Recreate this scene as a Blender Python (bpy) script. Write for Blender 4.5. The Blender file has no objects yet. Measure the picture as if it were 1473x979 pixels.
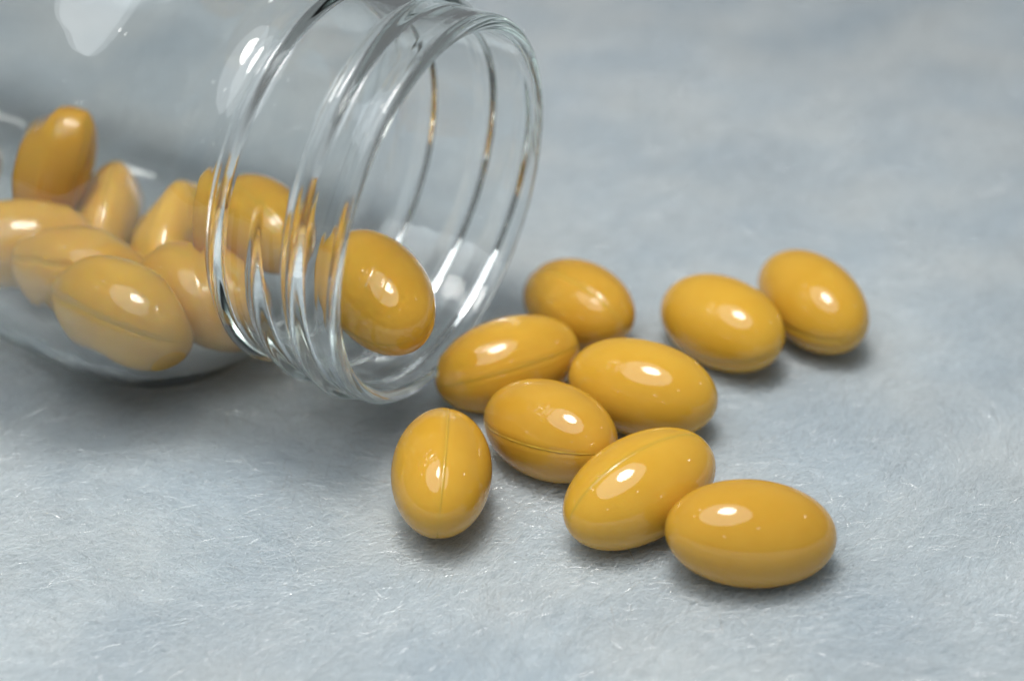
import bpy, bmesh, math, random
import numpy as np
from mathutils import Vector, Matrix, Euler

# ------------------------------------------------------------------ scene, camera, world, lamps
sc = bpy.context.scene
COL = sc.collection
D = 0.0095                      # short diameter of one capsule in metres; layout below is in units of D
rng = np.random.default_rng(11)

PITCH, ROLL, CAMH = math.radians(33.0), math.radians(-1.0), 10.53
cam_d = bpy.data.cameras.new("camera")
cam = bpy.data.objects.new("camera", cam_d); COL.objects.link(cam)
s_, c_ = math.sin(PITCH), math.cos(PITCH)
right, down, fwd = Vector((1, 0, 0)), Vector((0, -s_, -c_)), Vector((0, c_, -s_))
cr, sr = math.cos(ROLL), math.sin(ROLL)
right2, down2 = right * cr - down * sr, right * sr + down * cr
m = Matrix((right2, -down2, -fwd)).transposed().to_4x4()
m.translation = Vector((0, 0, CAMH)) * D
cam.matrix_world = m
cam_d.sensor_width = 36.0
cam_d.lens = 2500 / 1473 * 36.0
cam_d.clip_start = 0.005
cam_d.clip_end = 50
cam_d.dof.use_dof = True
cam_d.dof.focus_distance = 16.45 * D
cam_d.dof.aperture_fstop = 15.0
sc.camera = cam

world = bpy.data.worlds.new("World"); sc.world = world
world.use_nodes = True
bg = world.node_tree.nodes["Background"]
bg.inputs[0].default_value = (0.92, 0.97, 1.0, 1)
bg.inputs[1].default_value = 0.17

def lamp(name, loc, target, diam, radiance, color):
    l = bpy.data.lights.new(name, 'AREA'); l.shape = 'DISK'; l.size = diam
    l.energy = radiance * math.pi * (math.pi * diam * diam / 4)
    l.color = color
    o = bpy.data.objects.new(name, l); COL.objects.link(o)
    o.location = loc
    o.rotation_euler = (Vector(target) - Vector(loc)).to_track_quat('-Z', 'Y').to_euler()
    return o
tgt = Vector((0.8, 13.2, 0)) * D
lamp("overhead_lamp", tgt + Vector((-0.022, -0.026, 0.28)), tgt, 0.084, 25.0, (1.0, 0.98, 0.94))
lamp("overhead_lamp_diffuser", tgt + Vector((-0.056, -0.062, 0.29)), tgt, 0.29, 2.9, (0.93, 0.97, 1.0))
# small room lamps further up that leave the tiny glints on the capsules
for i, (dx, dy, dz, dm, e) in enumerate(((-0.62, 0.25, 0.95, 0.05, 16), (-0.85, 0.05, 0.9, 0.05, 12),
                                         (0.35, -0.75, 0.85, 0.04, 14), (1.1, 0.2, 0.7, 0.06, 14),
                                         (-0.3, -1.1, 0.6, 0.05, 8))):
    lamp("ceiling_spot", tgt + Vector((dx, dy, dz)), tgt, dm, e, (1, 0.97, 0.93))

sc.view_settings.view_transform = 'Standard'
sc.view_settings.look = 'None'
sc.view_settings.exposure = 0.0
sc.view_settings.gamma = 1.0
sc.view_settings.use_curve_mapping = False
cy = sc.cycles
cy.use_denoising = True
try:
    cy.denoiser = 'OPENIMAGEDENOISE'; cy.denoising_input_passes = 'RGB_ALBEDO_NORMAL'; cy.denoising_prefilter = 'ACCURATE'
except Exception:
    pass
cy.max_bounces = 72
cy.transmission_bounces = 64
cy.glossy_bounces = 40
cy.diffuse_bounces = 6
cy.transparent_max_bounces = 8
cy.sample_clamp_indirect = 60.0
cy.blur_glossy = 0.2
cy.caustics_refractive = True
cy.caustics_reflective = True

# ------------------------------------------------------------------ materials
def new_mat(name):
    mt = bpy.data.materials.new(name); mt.use_nodes = True
    nt = mt.node_tree; nt.nodes.clear()
    out = nt.nodes.new("ShaderNodeOutputMaterial")
    return mt, nt, out

def N(nt, t, **kw):
    n = nt.nodes.new(t)
    for k, v in kw.items():
        if k in n.inputs: n.inputs[k].default_value = v
        else: setattr(n, k, v)
    return n

def gelatin():
    mt, nt, out = new_mat("yellow_gelatin")
    p = N(nt, "ShaderNodeBsdfPrincipled")
    tc = N(nt, "ShaderNodeTexCoord")
    nz = N(nt, "ShaderNodeTexNoise"); nz.inputs["Scale"].default_value = 260; nz.inputs["Detail"].default_value = 3
    ramp = N(nt, "ShaderNodeValToRGB")
    ramp.color_ramp.elements[0].position = 0.3; ramp.color_ramp.elements[0].color = (0.63, 0.342, 0.034, 1)
    ramp.color_ramp.elements[1].position = 0.7; ramp.color_ramp.elements[1].color = (0.67, 0.378, 0.046, 1)
    nt.links.new(tc.outputs["Object"], nz.inputs["Vector"])
    nt.links.new(nz.outputs["Fac"], ramp.inputs[0])
    oi = N(nt, "ShaderNodeObjectInfo")
    hs = N(nt, "ShaderNodeHueSaturation")
    v1 = N(nt, "ShaderNodeMapRange"); v1.inputs["To Min"].default_value = 0.93; v1.inputs["To Max"].default_value = 1.05
    h1 = N(nt, "ShaderNodeMapRange"); h1.inputs["To Min"].default_value = 0.498; h1.inputs["To Max"].default_value = 0.502
    nt.links.new(oi.outputs["Alpha"], v1.inputs["Value"]); nt.links.new(oi.outputs["Alpha"], h1.inputs["Value"])
    nt.links.new(v1.outputs[0], hs.inputs["Value"]); nt.links.new(h1.outputs[0], hs.inputs["Hue"])
    nt.links.new(ramp.outputs[0], hs.inputs["Color"])
    nt.links.new(hs.outputs[0], p.inputs["Base Color"])
    p.inputs["Roughness"].default_value = 0.07
    p.inputs["IOR"].default_value = 1.52
    p.inputs["Subsurface Weight"].default_value = 0.2
    p.inputs["Subsurface Radius"].default_value = (1.0, 0.42, 0.10)
    p.inputs["Subsurface Scale"].default_value = 0.0010
    nz2 = N(nt, "ShaderNodeTexNoise"); nz2.inputs["Scale"].default_value = 900; nz2.inputs["Detail"].default_value = 2
    nt.links.new(tc.outputs["Object"], nz2.inputs["Vector"])
    nz3 = N(nt, "ShaderNodeTexNoise"); nz3.inputs["Scale"].default_value = 330; nz3.inputs["Detail"].default_value = 1
    nt.links.new(tc.outputs["Object"], nz3.inputs["Vector"])
    b0 = N(nt, "ShaderNodeBump"); b0.inputs["Strength"].default_value = 0.25; b0.inputs["Distance"].default_value = 0.00012
    nt.links.new(nz3.outputs["Fac"], b0.inputs["Height"])
    b = N(nt, "ShaderNodeBump"); b.inputs["Strength"].default_value = 0.03; b.inputs["Distance"].default_value = 0.0001
    nt.links.new(b0.outputs[0], b.inputs["Normal"])
    nt.links.new(nz2.outputs["Fac"], b.inputs["Height"]); nt.links.new(b.outputs[0], p.inputs["Normal"])
    nt.links.new(p.outputs[0], out.inputs[0])
    return mt

def seam_gelatin():
    mt, nt, out = new_mat("seam_gelatin")
    p = N(nt, "ShaderNodeBsdfPrincipled")
    p.inputs["Base Color"].default_value = (0.63, 0.368, 0.047, 1)
    p.inputs["Roughness"].default_value = 0.12
    p.inputs["Subsurface Weight"].default_value = 0.35
    p.inputs["Subsurface Radius"].default_value = (1.0, 0.42, 0.10)
    p.inputs["Subsurface Scale"].default_value = 0.001
    nt.links.new(p.outputs[0], out.inputs[0])
    return mt

def glass():
    mt, nt, out = new_mat("clear_glass")
    g = N(nt, "ShaderNodeBsdfGlass")
    g.inputs["Color"].default_value = (0.984, 0.991, 0.989, 1)
    g.inputs["Roughness"].default_value = 0.0
    g.inputs["IOR"].default_value = 1.48
    tc = N(nt, "ShaderNodeTexCoord")
    nz = N(nt, "ShaderNodeTexNoise"); nz.inputs["Scale"].default_value = 90; nz.inputs["Detail"].default_value = 2
    nt.links.new(tc.outputs["Object"], nz.inputs["Vector"])
    b = N(nt, "ShaderNodeBump"); b.inputs["Strength"].default_value = 0.06; b.inputs["Distance"].default_value = 0.001
    nt.links.new(nz.outputs["Fac"], b.inputs["Height"]); nt.links.new(b.outputs[0], g.inputs["Normal"])
    nt.links.new(g.outputs[0], out.inputs[0])
    return mt

def cloth():
    mt, nt, out = new_mat("plush_backing")
    p = N(nt, "ShaderNodeBsdfPrincipled")
    tc = N(nt, "ShaderNodeTexCoord")
    nz = N(nt, "ShaderNodeTexNoise"); nz.inputs["Scale"].default_value = 120; nz.inputs["Detail"].default_value = 5
    ramp = N(nt, "ShaderNodeValToRGB")
    ramp.color_ramp.elements[0].color = (0.70, 0.76, 0.79, 1); ramp.color_ramp.elements[1].color = (0.79, 0.825, 0.835, 1)
    nt.links.new(tc.outputs["Object"], nz.inputs["Vector"]); nt.links.new(nz.outputs["Fac"], ramp.inputs[0])
    nt.links.new(ramp.outputs[0], p.inputs["Base Color"])
    p.inputs["Roughness"].default_value = 0.9
    nt.links.new(p.outputs[0], out.inputs[0])
    return mt

def fibre():
    mt, nt, out = new_mat("plush_fibre")
    geo = N(nt, "ShaderNodeTexCoord")
    nz = N(nt, "ShaderNodeTexNoise"); nz.inputs["Scale"].default_value = 55; nz.inputs["Detail"].default_value = 3
    ramp = N(nt, "ShaderNodeValToRGB")
    ramp.color_ramp.elements[0].position = 0.35; ramp.color_ramp.elements[0].color = (0.72, 0.777, 0.812, 1)
    ramp.color_ramp.elements[1].position = 0.62; ramp.color_ramp.elements[1].color = (0.805, 0.835, 0.845, 1)
    nt.links.new(geo.outputs["Object"], nz.inputs["Vector"]); nt.links.new(nz.outputs["Fac"], ramp.inputs[0])
    d = N(nt, "ShaderNodeBsdfDiffuse"); t = N(nt, "ShaderNodeBsdfTranslucent")
    hi0 = N(nt, "ShaderNodeHairInfo"); lt = N(nt, "ShaderNodeMath", operation='LESS_THAN'); lt.inputs[1].default_value = 0.00025
    nt.links.new(hi0.outputs["Random"], lt.inputs[0])
    lint = N(nt, "ShaderNodeMix", data_type='RGBA'); lint.inputs[7].default_value = (0.08, 0.11, 0.16, 1)
    nt.links.new(lt.outputs[0], lint.inputs[0]); nt.links.new(ramp.outputs[0], lint.inputs[6])
    nt.links.new(lint.outputs[2], d.inputs[0]); nt.links.new(lint.outputs[2], t.inputs[0])
    m1 = N(nt, "ShaderNodeMixShader"); m1.inputs[0].default_value = 0.40
    nt.links.new(d.outputs[0], m1.inputs[1]); nt.links.new(t.outputs[0], m1.inputs[2])
    g = N(nt, "ShaderNodeBsdfGlossy"); g.inputs["Roughness"].default_value = 0.25
    g.inputs["Color"].default_value = (1, 1, 1, 1)
    hi = N(nt, "ShaderNodeHairInfo")
    mr = N(nt, "ShaderNodeMapRange"); mr.inputs["From Min"].default_value = 0.87; mr.inputs["From Max"].default_value = 0.99
    mr.inputs["To Min"].default_value = 0.04; mr.inputs["To Max"].default_value = 0.8
    nt.links.new(hi.outputs["Random"], mr.inputs["Value"])
    m2 = N(nt, "ShaderNodeMixShader"); nt.links.new(mr.outputs[0], m2.inputs[0])
    nt.links.new(m1.outputs[0], m2.inputs[1]); nt.links.new(g.outputs[0], m2.inputs[2])
    nt.links.new(m2.outputs[0], out.inputs[0])
    return mt

M_GEL, M_SEAM, M_GLASS, M_CLOTH, M_FIBRE = gelatin(), seam_gelatin(), glass(), cloth(), fibre()

# ------------------------------------------------------------------ helpers
def tag(o, label=None, cat=None, group=None, kind=None):
    if label: o["label"] = label
    if cat: o["category"] = cat
    if group: o["group"] = group
    if kind: o["kind"] = kind
    return o

def mesh_with_normals(name, verts, faces, normals, mat):
    """part mesh cut out of a larger surface: keeps that surface's vertex normals so that no seam shows"""
    used = sorted({i for f in faces for i in f}); remap = {v: i for i, v in enumerate(used)}
    me = bpy.data.meshes.new(name)
    me.from_pydata([tuple(verts[i]) for i in used], [], [tuple(remap[i] for i in f) for f in faces])
    me.polygons.foreach_set("use_smooth", [True] * len(me.polygons))
    me.normals_split_custom_set_from_vertices([tuple(normals[i]) for i in used])
    me.materials.append(mat)
    return me

def grid_normals(V, F):
    n = np.zeros_like(V)
    F4 = np.array(F)
    a, b, c, d = (V[F4[:, i]] for i in range(4))
    fn = np.cross(c - a, d - b)
    for i in range(4): np.add.at(n, F4[:, i], fn)
    return n / np.maximum(np.linalg.norm(n, axis=1, keepdims=True), 1e-12)

# ------------------------------------------------------------------ ground
P0 = np.array([-0.60, 14.855, 2.345])                     # centre of the bottle's mouth
AX = np.array([0.86549, -0.49167, -0.09585]); AX /= np.linalg.norm(AX)
PROF_S = [0, 1.6, 1.8, 2.1, 2.3, 2.5, 2.8, 3.1, 3.6, 9]
PROF_R = [1.985, 1.90, 2.0, 2.33, 2.57, 2.72, 2.83, 2.85, 2.83, 2.80]

BASE = 0.10       # depth of the woven backing below the tips of the pile
def ground(x, y):
    """height of the pile's upper surface, in D"""
    z = 0.030 * np.sin(0.9 * x + 0.35 * y + 1.0) + 0.025 * np.sin(-0.6 * x + 1.1 * y + 2.2) \
        + 0.018 * np.sin(2.1 * x + 0.7 * y) * np.sin(1.3 * y - 0.5 * x + 0.7)
    far = np.clip((y - 17.5) / 6, 0, 1)
    z = z + far * (0.10 * np.sin(0.75 * x + 0.5) + 0.08 * np.sin(0.9 * y + 0.3 * x))
    s = -((x - P0[0]) * AX[0] + (y - P0[1]) * AX[1])
    lat = (x - P0[0]) * AX[1] - (y - P0[1]) * AX[0]
    z = z + np.clip(s - 3.2, 0, 8) * 0.0958 * np.exp(-(lat / 3.0) ** 2)
    return z

def bottle_underside(x, y):
    """lowest height of the bottle above a ground point (large where there is none)"""
    s = -((x - P0[0]) * AX[0] + (y - P0[1]) * AX[1]) / (1 - AX[2] ** 2)
    lat = (x - P0[0]) * AX[1] - (y - P0[1]) * AX[0]
    r = np.interp(s, PROF_S, PROF_R) + 0.15 * (s < 1.6)
    inside = (s > -0.3) & (s < 9.2) & (np.abs(lat) < r)
    return np.where(inside, P0[2] - s * AX[2] - np.sqrt(np.maximum(r * r - lat * lat, 0)), 9.0)

def make_blanket():
    xs = np.concatenate([np.linspace(-40, -9.2, 40), np.linspace(-9, 9, 301), np.linspace(9.2, 40, 40)])
    ys = np.concatenate([np.linspace(-8, 8.8, 30), np.linspace(9, 28, 301), np.linspace(28.3, 70, 50)])
    X, Y = np.meshgrid(xs, ys)
    Z = np.minimum(ground(X, Y) - BASE, bottle_underside(X, Y) - 0.05)
    V = np.stack([X, Y, Z], -1).reshape(-1, 3) * D
    n = len(xs)
    F = [(j * n + i, j * n + i + 1, (j + 1) * n + i + 1, (j + 1) * n + i) for j in range(len(ys) - 1) for i in range(n - 1)]
    me = bpy.data.meshes.new("blanket"); me.from_pydata(V.tolist(), [], F)
    me.polygons.foreach_set("use_smooth", [True] * len(me.polygons)); me.materials.append(M_CLOTH)
    o = bpy.data.objects.new("blanket", me); COL.objects.link(o)
    tag(o, "pale blue grey plush blanket under the bottle and capsules", "blanket", kind="structure")
    return o
make_blanket()

# ------------------------------------------------------------------ bottle
def bottle():
    e_near = np.array([AX[1], -AX[0], 0.0]); e_near /= np.linalg.norm(e_near)   # sideways, towards the camera
    if e_near[1] > 0: e_near = -e_near
    e_dn = np.cross(AX, e_near); e_dn /= np.linalg.norm(e_dn)
    if e_dn[2] > 0: e_dn = -e_dn
    NT = 256
    lipw = 0.085
    R_MOUTH = PROF_R[0]
    # profile as (s, r, tag): inside of the mouth -> lip -> outside -> base -> inside
    prof = []
    lip = [(lipw - lipw * math.cos(a), R_MOUTH - lipw + lipw * math.sin(a), 'lip') for a in np.linspace(-math.pi / 2, math.pi / 2, 17)]
    # squeeze so that the lip runs from inner wall to outer wall
    prof += lip
    cs = np.array(PROF_S); cr_ = np.array(PROF_R)
    def outr(s):   # smooth interpolation (monotone cubic through smoothing)
        def sm(h):
            k = np.linspace(-h, h, 41); w = (1 - (k / h) ** 2) ** 2
            return float(np.sum(w * np.interp(s + k, cs, cr_)) / w.sum())
        t = min(1, max(0, (s - 2.4) / 0.6)); t = t * t * (3 - 2 * t)
        return sm(0.16) * (1 - t) + sm(0.75) * t
    for s in np.arange(lipw + 0.02, 1.62, 0.0175): prof.append((s, outr(s) if s > 0.2 else R_MOUTH - 0.043 * s, 'neck'))
    for s in np.arange(1.62, 3.6, 0.05): prof.append((s, outr(s), 'body'))
    for s in np.linspace(3.6, 8.4, 14): prof.append((s, outr(s), 'body'))
    rb = prof[-1][1]
    for a in np.linspace(0.15, math.pi / 2, 8): prof.append((8.4 + 0.45 * math.sin(a), rb - 0.45 * (1 - math.cos(a)), 'base'))
    for r in np.linspace(rb - 0.6, 0.02, 8): prof.append((8.85 - 0.10 * (1 - (r / (rb - 0.6)) ** 2), r, 'base'))
    wall = lambda s: float(np.interp(s, [0, 1.5, 2.0, 2.6, 9], [0.165, 0.16, 0.15, 0.11, 0.11]))
    for r in np.linspace(0.02, rb - 0.6, 8): prof.append((8.62 - 0.10 * (1 - (r / (rb - 0.6)) ** 2), r, 'base'))
    for a in np.linspace(math.pi / 2, 0.15, 7): prof.append((8.3 + 0.32 * math.sin(a), rb - 0.11 - 0.40 * (1 - math.cos(a)), 'base'))
    for s in np.linspace(8.25, 3.6, 14): prof.append((s, outr(s) - wall(s), 'body'))
    for s in np.arange(3.55, 1.62, -0.05): prof.append((s, outr(s) - wall(s), 'body'))
    for s in np.arange(1.60, lipw + 0.05, -0.04):
        ri = outr(s) - wall(s)
        w = min(1, max(0, (0.6 - s) / 0.5)); prof.append((s, ri * (1 - w) + (R_MOUTH - 2 * lipw) * w, 'neck_in'))
    th = np.linspace(0, 2 * math.pi, NT, endpoint=False)
    tau0, tau1, pitch = math.radians(-24), math.radians(575), 0.44
    def thread(s):
        h = np.zeros(NT)
        for turn in range(-1, 3):
            tau = th + 2 * math.pi * turn
            ok = (tau > tau0) & (tau < tau1)
            sc_ = 0.93 - pitch * (tau - tau0) / (2 * math.pi)
            fade = np.clip((tau - tau0) / 0.75, 0, 1) * np.clip((tau1 - tau) / 0.9, 0, 1)
            fade = fade * fade * (3 - 2 * fade)
            w = 0.05 + 0.08 * fade
            x = np.clip(np.abs(s - sc_) / w, 0, 1)
            h = np.maximum(h, np.where(ok, 0.085 * fade * (1 - x ** 2) ** 1.4, 0))
        return h
    def bead(s):
        x = min(1, abs(s - 1.36) / 0.11); return 0.08 * (1 - x ** 2) ** 1.4
    V = []; is_thread = []
    for s, r, kind in prof:
        h = np.zeros(NT)
        if kind == 'neck': h = thread(s) + bead(s)
        is_thread.append(h > 0.006)
        rr = (r + h)[:, None]
        V.append(P0 - s * AX + rr * (np.cos(th)[:, None] * e_near + np.sin(th)[:, None] * e_dn))
    V = np.concatenate(V) * D
    F, kinds = [], []
    K = len(prof)
    for i in range(K):
        i2 = (i + 1) % K
        for j in range(NT):
            j2 = (j + 1) % NT
            F.append((i * NT + j, i * NT + j2, i2 * NT + j2, i2 * NT + j))
            k = prof[i][2]
            if k == 'neck' and (is_thread[i][j] or is_thread[i2][j]) and prof[i][0] > 0.02:
                k = 'bead' if prof[i][0] > 1.2 else 'thread'
            kinds.append('neck' if k == 'neck_in' else k)
    # orient outwards: compare one outer body face with its radial direction
    nrm = grid_normals(V, F)
    mid = (lipw and 17 + 10) * NT
    radial = V[mid] / D - (P0 - prof[27][0] * AX)
    if np.dot(nrm[mid], radial) < 0:
        F = [f[::-1] for f in F]; nrm = -nrm
    base_pt = Vector(P0 - 5 * AX) * D; base_pt.z = 0
    root = bpy.data.objects.new("glass_bottle", None); COL.objects.link(root); root.location = base_pt
    root.empty_display_size = 0.01
    tag(root, "clear glass bottle lying on its side with its threaded open mouth facing right", "bottle")
    V0 = V - np.array(base_pt)
    objs = {}
    for kind, name, par in (('body', 'body', None), ('base', 'base', None), ('neck', 'neck', None), ('lip', 'lip', 'neck'), ('thread', 'screw_thread', 'neck'), ('bead', 'collar_ring', 'neck')):
        me = mesh_with_normals(name, V0, [f for f, k in zip(F, kinds) if k == kind], nrm, M_GLASS)
        o = bpy.data.objects.new(name, me); COL.objects.link(o)
        o.parent = objs[par] if par else root
        objs[kind] = o
    return root
bottle()

# ------------------------------------------------------------------ capsules
KASP = 1.6
def capsule_meshes(seed, groove, ridge):
    """oval softgel: two half shells welded along a raised, slightly ragged seam in the plane local y = 0"""
    r_ = np.random.default_rng(seed)
    NU = 96
    # angle round the long axis: fine steps near the two seam lines (0 and pi)
    fine = np.array([-0.16, -0.12, -0.09, -0.066, -0.048, -0.034, -0.022, -0.011, 0, 0.011, 0.022, 0.034, 0.048, 0.066, 0.09, 0.12, 0.16])
    coarse = np.linspace(0.16, math.pi - 0.16, 24)[1:-1]
    ang = np.concatenate([fine, coarse, math.pi + fine, math.pi + coarse])
    NA = len(ang)
    u = np.linspace(-math.pi / 2, math.pi / 2, NU)[1:-1]
    u = np.concatenate([u])
    ph = r_.uniform(0, 6.28, 12)
    V = []; off = []
    for uu in u:
        x = 0.5 * KASP * math.sin(uu); rad = 0.5 * math.cos(uu) ** 0.97
        d = np.minimum(np.abs(ang), np.abs(ang - math.pi))          # angle from the nearer seam line
        d = np.where(ang > math.pi + 0.2, np.minimum(np.abs(ang - math.pi), np.abs(2 * math.pi - ang)), d)
        dist = d * max(rad, 0.05)
        wob = 1 + 0.35 * math.sin(17 * uu + ph[0]) + 0.25 * math.sin(41 * uu + ph[1]) + 0.2 * math.sin(83 * uu + ph[2])
        h = -groove * np.exp(-(dist / 0.036) ** 2) + ridge * wob * np.exp(-(dist / 0.0075) ** 2)
        h = h * min(1, rad / 0.12)
        # one half sits a hair proud of the other
        side = np.sin(ang)
        h = h + 0.004 * np.tanh(side / 0.05) * min(1, rad / 0.2)
        rr = rad + h
        V.append(np.stack([np.full(NA, x), rr * np.sin(ang), rr * np.cos(ang)], -1))
        off.append(dist)
    V = np.concatenate(V)
    n = len(u)
    F, kind = [], []
    for i in range(n - 1):
        for j in range(NA):
            j2 = (j + 1) % NA
            F.append((i * NA + j, i * NA + j2, (i + 1) * NA + j2, (i + 1) * NA + j))
            a0 = ang[j]; a1 = ang[j2] if j2 else ang[0] + 2 * math.pi
            am = 0.5 * (a0 + a1)
            dd = min(abs(am), abs(am - math.pi), abs(am - 2 * math.pi))
            kind.append('seam' if dd < 0.030 else ('a' if math.sin(am) > 0 else 'b'))
    # end caps as short fans of quads
    tip0, tip1 = len(V), len(V) + 1
    V = np.concatenate([V, [[-0.5 * KASP, 0, 0], [0.5 * KASP, 0, 0]]])
    nrm = grid_normals(V, F)
    nrm[tip0] = (-1, 0, 0); nrm[tip1] = (1, 0, 0)
    if np.dot(nrm[(n // 2) * NA + NA // 4], V[(n // 2) * NA + NA // 4]) < 0:
        F = [f[::-1] for f in F]; nrm = -nrm; nrm[tip0] = (-1, 0, 0); nrm[tip1] = (1, 0, 0)
    for j in range(NA):
        j2 = (j + 1) % NA
        am = 0.5 * (ang[j] + (ang[j2] if j2 else ang[0] + 2 * math.pi))
        k = 'a' if math.sin(am) > 0 else 'b'
        F.append((tip0, j, j2)); kind.append(k)
        F.append((tip1, (n - 1) * NA + j2, (n - 1) * NA + j)); kind.append(k)
    V = V * D
    res = {}
    for k, nm in (('a', 'half_shell'), ('b', 'half_shell'), ('seam', 'seam')):
        res[k] = mesh_with_normals(nm, V, [f for f, kk in zip(F, kind) if kk == k], nrm, M_SEAM if k == 'seam' else M_GEL)
    return res
VARIANTS = [capsule_meshes(1, 0.005, 0.006), capsule_meshes(2, 0.0015, 0.0018), capsule_meshes(3, 0.013, 0.005)]
STYLE = {'C1': 1, 'C2': 1, 'C5': 2, 'C6': 1, 'C7': 2, 'C8': 2, 'C9': 2, 'C10': 1, 'I1': 2, 'I4': 2, 'I5': 2}

CAPS = [  # centre in D, yaw, tilt, spin about the long axis, label
    ('C1', (2.129, 12.210, 0.479), 2.7, -8.2, 145, "frontmost yellow softgel capsule at the lower right, lying sideways"),
    ('C2', (1.175, 12.886, 0.483), 31.5, 9.1, 4, "tilted yellow softgel capsule just left of the frontmost one, touching it"),
    ('C3', (-0.689, 13.213, 0.470), 89.0, -0.3, 8, "leftmost loose yellow softgel pointing at the viewer, seam running down its middle"),
    ('C4', (0.356, 13.910, 0.424), -42.7, 9.2, 76, "yellow softgel with a seam line across its front in the middle of the pile"),
    ('C5', (1.320, 14.557, 0.470), -26.4, -0.3, 150, "yellow softgel in the middle of the pile, right of the one touching the bottle rim"),
    ('C6', (-0.051, 15.150, 0.397), 20.3, 5.5, 61, "yellow softgel tucked under the rim of the bottle mouth"),
    ('C7', (0.740, 16.229, 0.448), -53.9, 8.1, 205, "blurred yellow softgel at the back of the pile, right of the bottle mouth"),
    ('C8', (2.261, 15.763, 0.470), -50.3, 4.2, 112, "left one of the two yellow softgels lying apart at the right"),
    ('C9', (3.299, 16.180, 0.470), 115.6, 1.1, -100, "rightmost yellow softgel, leaning on its neighbour at the back right"),
    ('C10', (-1.323, 14.698, 1.583), -63.0, -6.0, 105, "yellow softgel about to roll out of the bottle mouth"),
    ('I1', (-5.226, 17.726, 1.518), 25.0, 60.0, 100, "yellow softgel standing upright inside the bottle at the left"),
    ('I2', (-4.745, 17.860, 0.702), 80.0, 25.0, 190, "round looking end of a yellow softgel inside the bottle, right of the upright one"),
    ('I3', (-5.560, 16.854, 0.948), 12.0, 0.0, 170, "yellow softgel inside the bottle cut by the left picture edge, below the upright one"),
    ('I4', (-4.582, 16.052, 1.016), -14.0, -6.0, 50, "yellow softgel lying inside the bottle behind the lowest one"),
    ('I5', (-3.982, 15.065, 1.185), -29.6, -4.5, 63, "lowest yellow softgel inside the bottle, nearest the viewer with a long seam"),
    ('I6', (-2.609, 16.266, 1.479), -55.0, 0.0, 200, "yellow softgel inside the bottle neck, seen behind the collar ring"),
    ('I8', (-3.210, 15.729, 0.990), -35.0, -6.0, 180, "yellow softgel lying inside the bottle shoulder below the one in the neck"),
    ('I7', (-3.645, 17.061, 0.868), 70.0, 12.0, 160, "yellow softgel deep inside the bottle shoulder, seen as slivers through the glass"),
    ('I0', (-6.554, 17.903, 1.205), 60.0, 30.0, 120, "yellow softgel inside the bottle barely showing at the left picture edge"),
]
SIZE = {'C10': 1.03, 'I1': 0.92, 'I5': 1.07, 'I4': 1.07, 'I3': 1.04, 'C2': 0.995, 'C7': 0.975, 'C8': 0.99, 'C4': 0.98}
CAP_POSE = []
def build_capsules():
    for i, (cid, loc, yaw, tilt, spin, label) in enumerate(CAPS):
        root = bpy.data.objects.new("softgel_capsule", None); COL.objects.link(root)
        root.empty_display_size = 0.004
        root.location = Vector(loc) * D
        R = Matrix.Rotation(math.radians(yaw), 3, 'Z') @ Matrix.Rotation(-math.radians(tilt), 3, 'Y') @ Matrix.Rotation(math.radians(spin), 3, 'X')
        root.rotation_euler = R.to_euler()
        s = SIZE.get(cid, 0.985); b_ = 0.018 * math.sin(2.3 * i + 0.4); root.scale = (s * (1 + 0.012 * math.sin(1.7 * i)), s * (1 + b_) * (0.86 if cid == 'I1' else 1), s * (1 - b_) * (0.86 if cid == 'I1' else 1))
        tag(root, label, "capsule", "yellow softgel capsules")
        v = VARIANTS[STYLE.get(cid, 0)]
        for k in ('a', 'b', 'seam'):
            o = bpy.data.objects.new(v[k].name.split('.')[0], v[k]); COL.objects.link(o); o.parent = root
            o.color = (1, 1, 1, ((i * 7) % 10) / 9.0)
        CAP_POSE.append((np.array(loc), np.array(R.col[0]), s))
build_capsules()

# ------------------------------------------------------------------ fur
def smooth_noise(x, y, scale, seed):
    r_ = np.random.default_rng(seed); z = np.zeros_like(x)
    for k in range(9):
        a = r_.uniform(0, 2 * math.pi); f = scale * r_.uniform(0.5, 1.6)
        z += np.sin((x * math.cos(a) + y * math.sin(a)) * f + r_.uniform(0, 6.28))
    return z / 3.0

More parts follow.
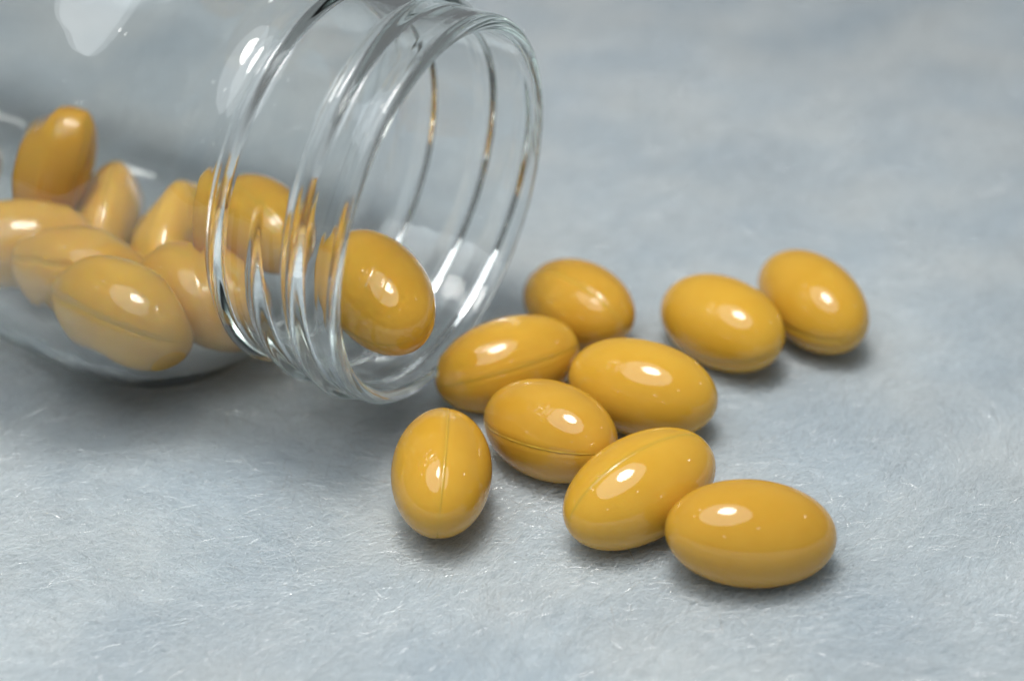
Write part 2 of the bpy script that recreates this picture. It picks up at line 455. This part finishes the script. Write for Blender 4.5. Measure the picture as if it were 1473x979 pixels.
def make_fur():
    NP = 5
    def field(n, x0, x1, y0, y1, keep=None):
        x = rng.uniform(x0, x1, n); y = rng.uniform(y0, y1, n)
        if keep is not None:
            k = keep(x, y); x, y = x[k], y[k]
        return x, y
    infr = lambda x, y: (np.abs(x) < 0.325 * (y * 0.84 + 5.7) + 0.8)
    xa, ya = field(520000, -9.5, 9.5, 10.0, 27, infr)
    xb, yb = field(60000, -16, 16, 7, 36, lambda x, y: ~(infr(x, y) & (y > 10.0) & (y < 27)))
    x = np.concatenate([xa, xb]); y = np.concatenate([ya, yb]); n = len(x)
    rad = np.concatenate([np.full(len(xa), 0.0016), np.full(len(xb), 0.006)]) * rng.uniform(0.6, 1.4, n)
    rad *= np.clip(1 + (y - 17) * 0.05, 1, 1.6)
    az = 0.30 + 0.55 * smooth_noise(x, y, 0.9, 5) + 0.25 * smooth_noise(x, y, 3.2, 6) + rng.normal(0, 0.5, n)
    stray = rng.random(n) < 0.035
    az = np.where(stray, rng.uniform(0, 6.28, n), az)
    L = rng.uniform(0.28, 0.55, n) * (1 + 0.15 * smooth_noise(x, y, 2.0, 8))
    hgt = BASE + 0.012 * smooth_noise(x, y, 2.6, 9) + rng.normal(0, 0.014, n)
    hgt = np.where(stray, hgt + rng.uniform(0.0, 0.09, n), hgt)
    g = ground(x, y) - BASE
    t = np.linspace(0, 1, NP)[None, :]
    bend = rng.normal(0, 0.25, n)[:, None]
    aa = az[:, None] + bend * t
    step = L[:, None] * np.ones((1, NP)) / (NP - 1)
    prof = 0.25 + 0.75 * t
    dx = np.cumsum(np.cos(aa) * step * prof * 1.15, 1); dy = np.cumsum(np.sin(aa) * step * prof * 1.15, 1)
    dx -= dx[:, :1]; dy -= dy[:, :1]
    zz = hgt[:, None] * (1 - (1 - t) ** 2.2)
    droop = rng.uniform(0, 0.03, n)[:, None]
    zz = zz - droop * t ** 3
    P = np.stack([x[:, None] + dx, y[:, None] + dy, g[:, None] + zz], -1).reshape(-1, 3)
    # fibres give way to what presses on them: capsules ...
    for c, a, s in CAP_POSE[:9]:
        near = np.where((np.abs(P[:, 0] - c[0]) < 1.0) & (np.abs(P[:, 1] - c[1]) < 1.0))[0]
        q = P[near] - c
        al = q @ a; pe = q - al[:, None] * a; pl = np.linalg.norm(pe, axis=1)
        e = np.sqrt((al / (0.5 * KASP * s + 0.02)) ** 2 + (pl / (0.5 * s + 0.015)) ** 2)
        ins = e < 1
        qq = q[ins] / np.maximum(e[ins], 0.3)[:, None]
        low = qq[:, 2] > 0.12                      # never push a fibre up over the capsule
        qq[low, 2] = q[ins][low, 2]
        P[near[ins]] = c + qq
    # ... and the bottle
    q = P - P0; s = -(q @ AX); rd = q + s[:, None] * AX; rl = np.linalg.norm(rd, axis=1)
    Rb = np.interp(s, PROF_S, PROF_R) + 0.03 + 0.14 * ((s > -0.03) & (s < 1.6))
    ins = (s > -0.04) & (s < 8.9) & (rl < Rb)
    P[ins] += rd[ins] * ((Rb[ins] / np.maximum(rl[ins], 0.1)) - 1)[:, None]
    P *= D
    cu = bpy.data.hair_curves.new("plush_fibres")
    cu.add_curves([NP] * n)
    cu.attributes["position"].data.foreach_set("vector", P.astype(np.float32).ravel())
    ra = cu.attributes.get("radius") or cu.attributes.new("radius", 'FLOAT', 'POINT')
    taper = np.array([1, 1, 1, 0.9, 0.35])
    ra.data.foreach_set("value", (rad[:, None] * taper[None] * D).astype(np.float32).ravel())
    cu.materials.append(M_FIBRE)
    o = bpy.data.objects.new("plush_fibres", cu); COL.objects.link(o)
    tag(o, "short matted pale fibres covering the plush blanket", "fur", kind="stuff")
make_fur()
try:
    sc.cycles_curves.shape = 'RIBBONS'
except Exception:
    pass
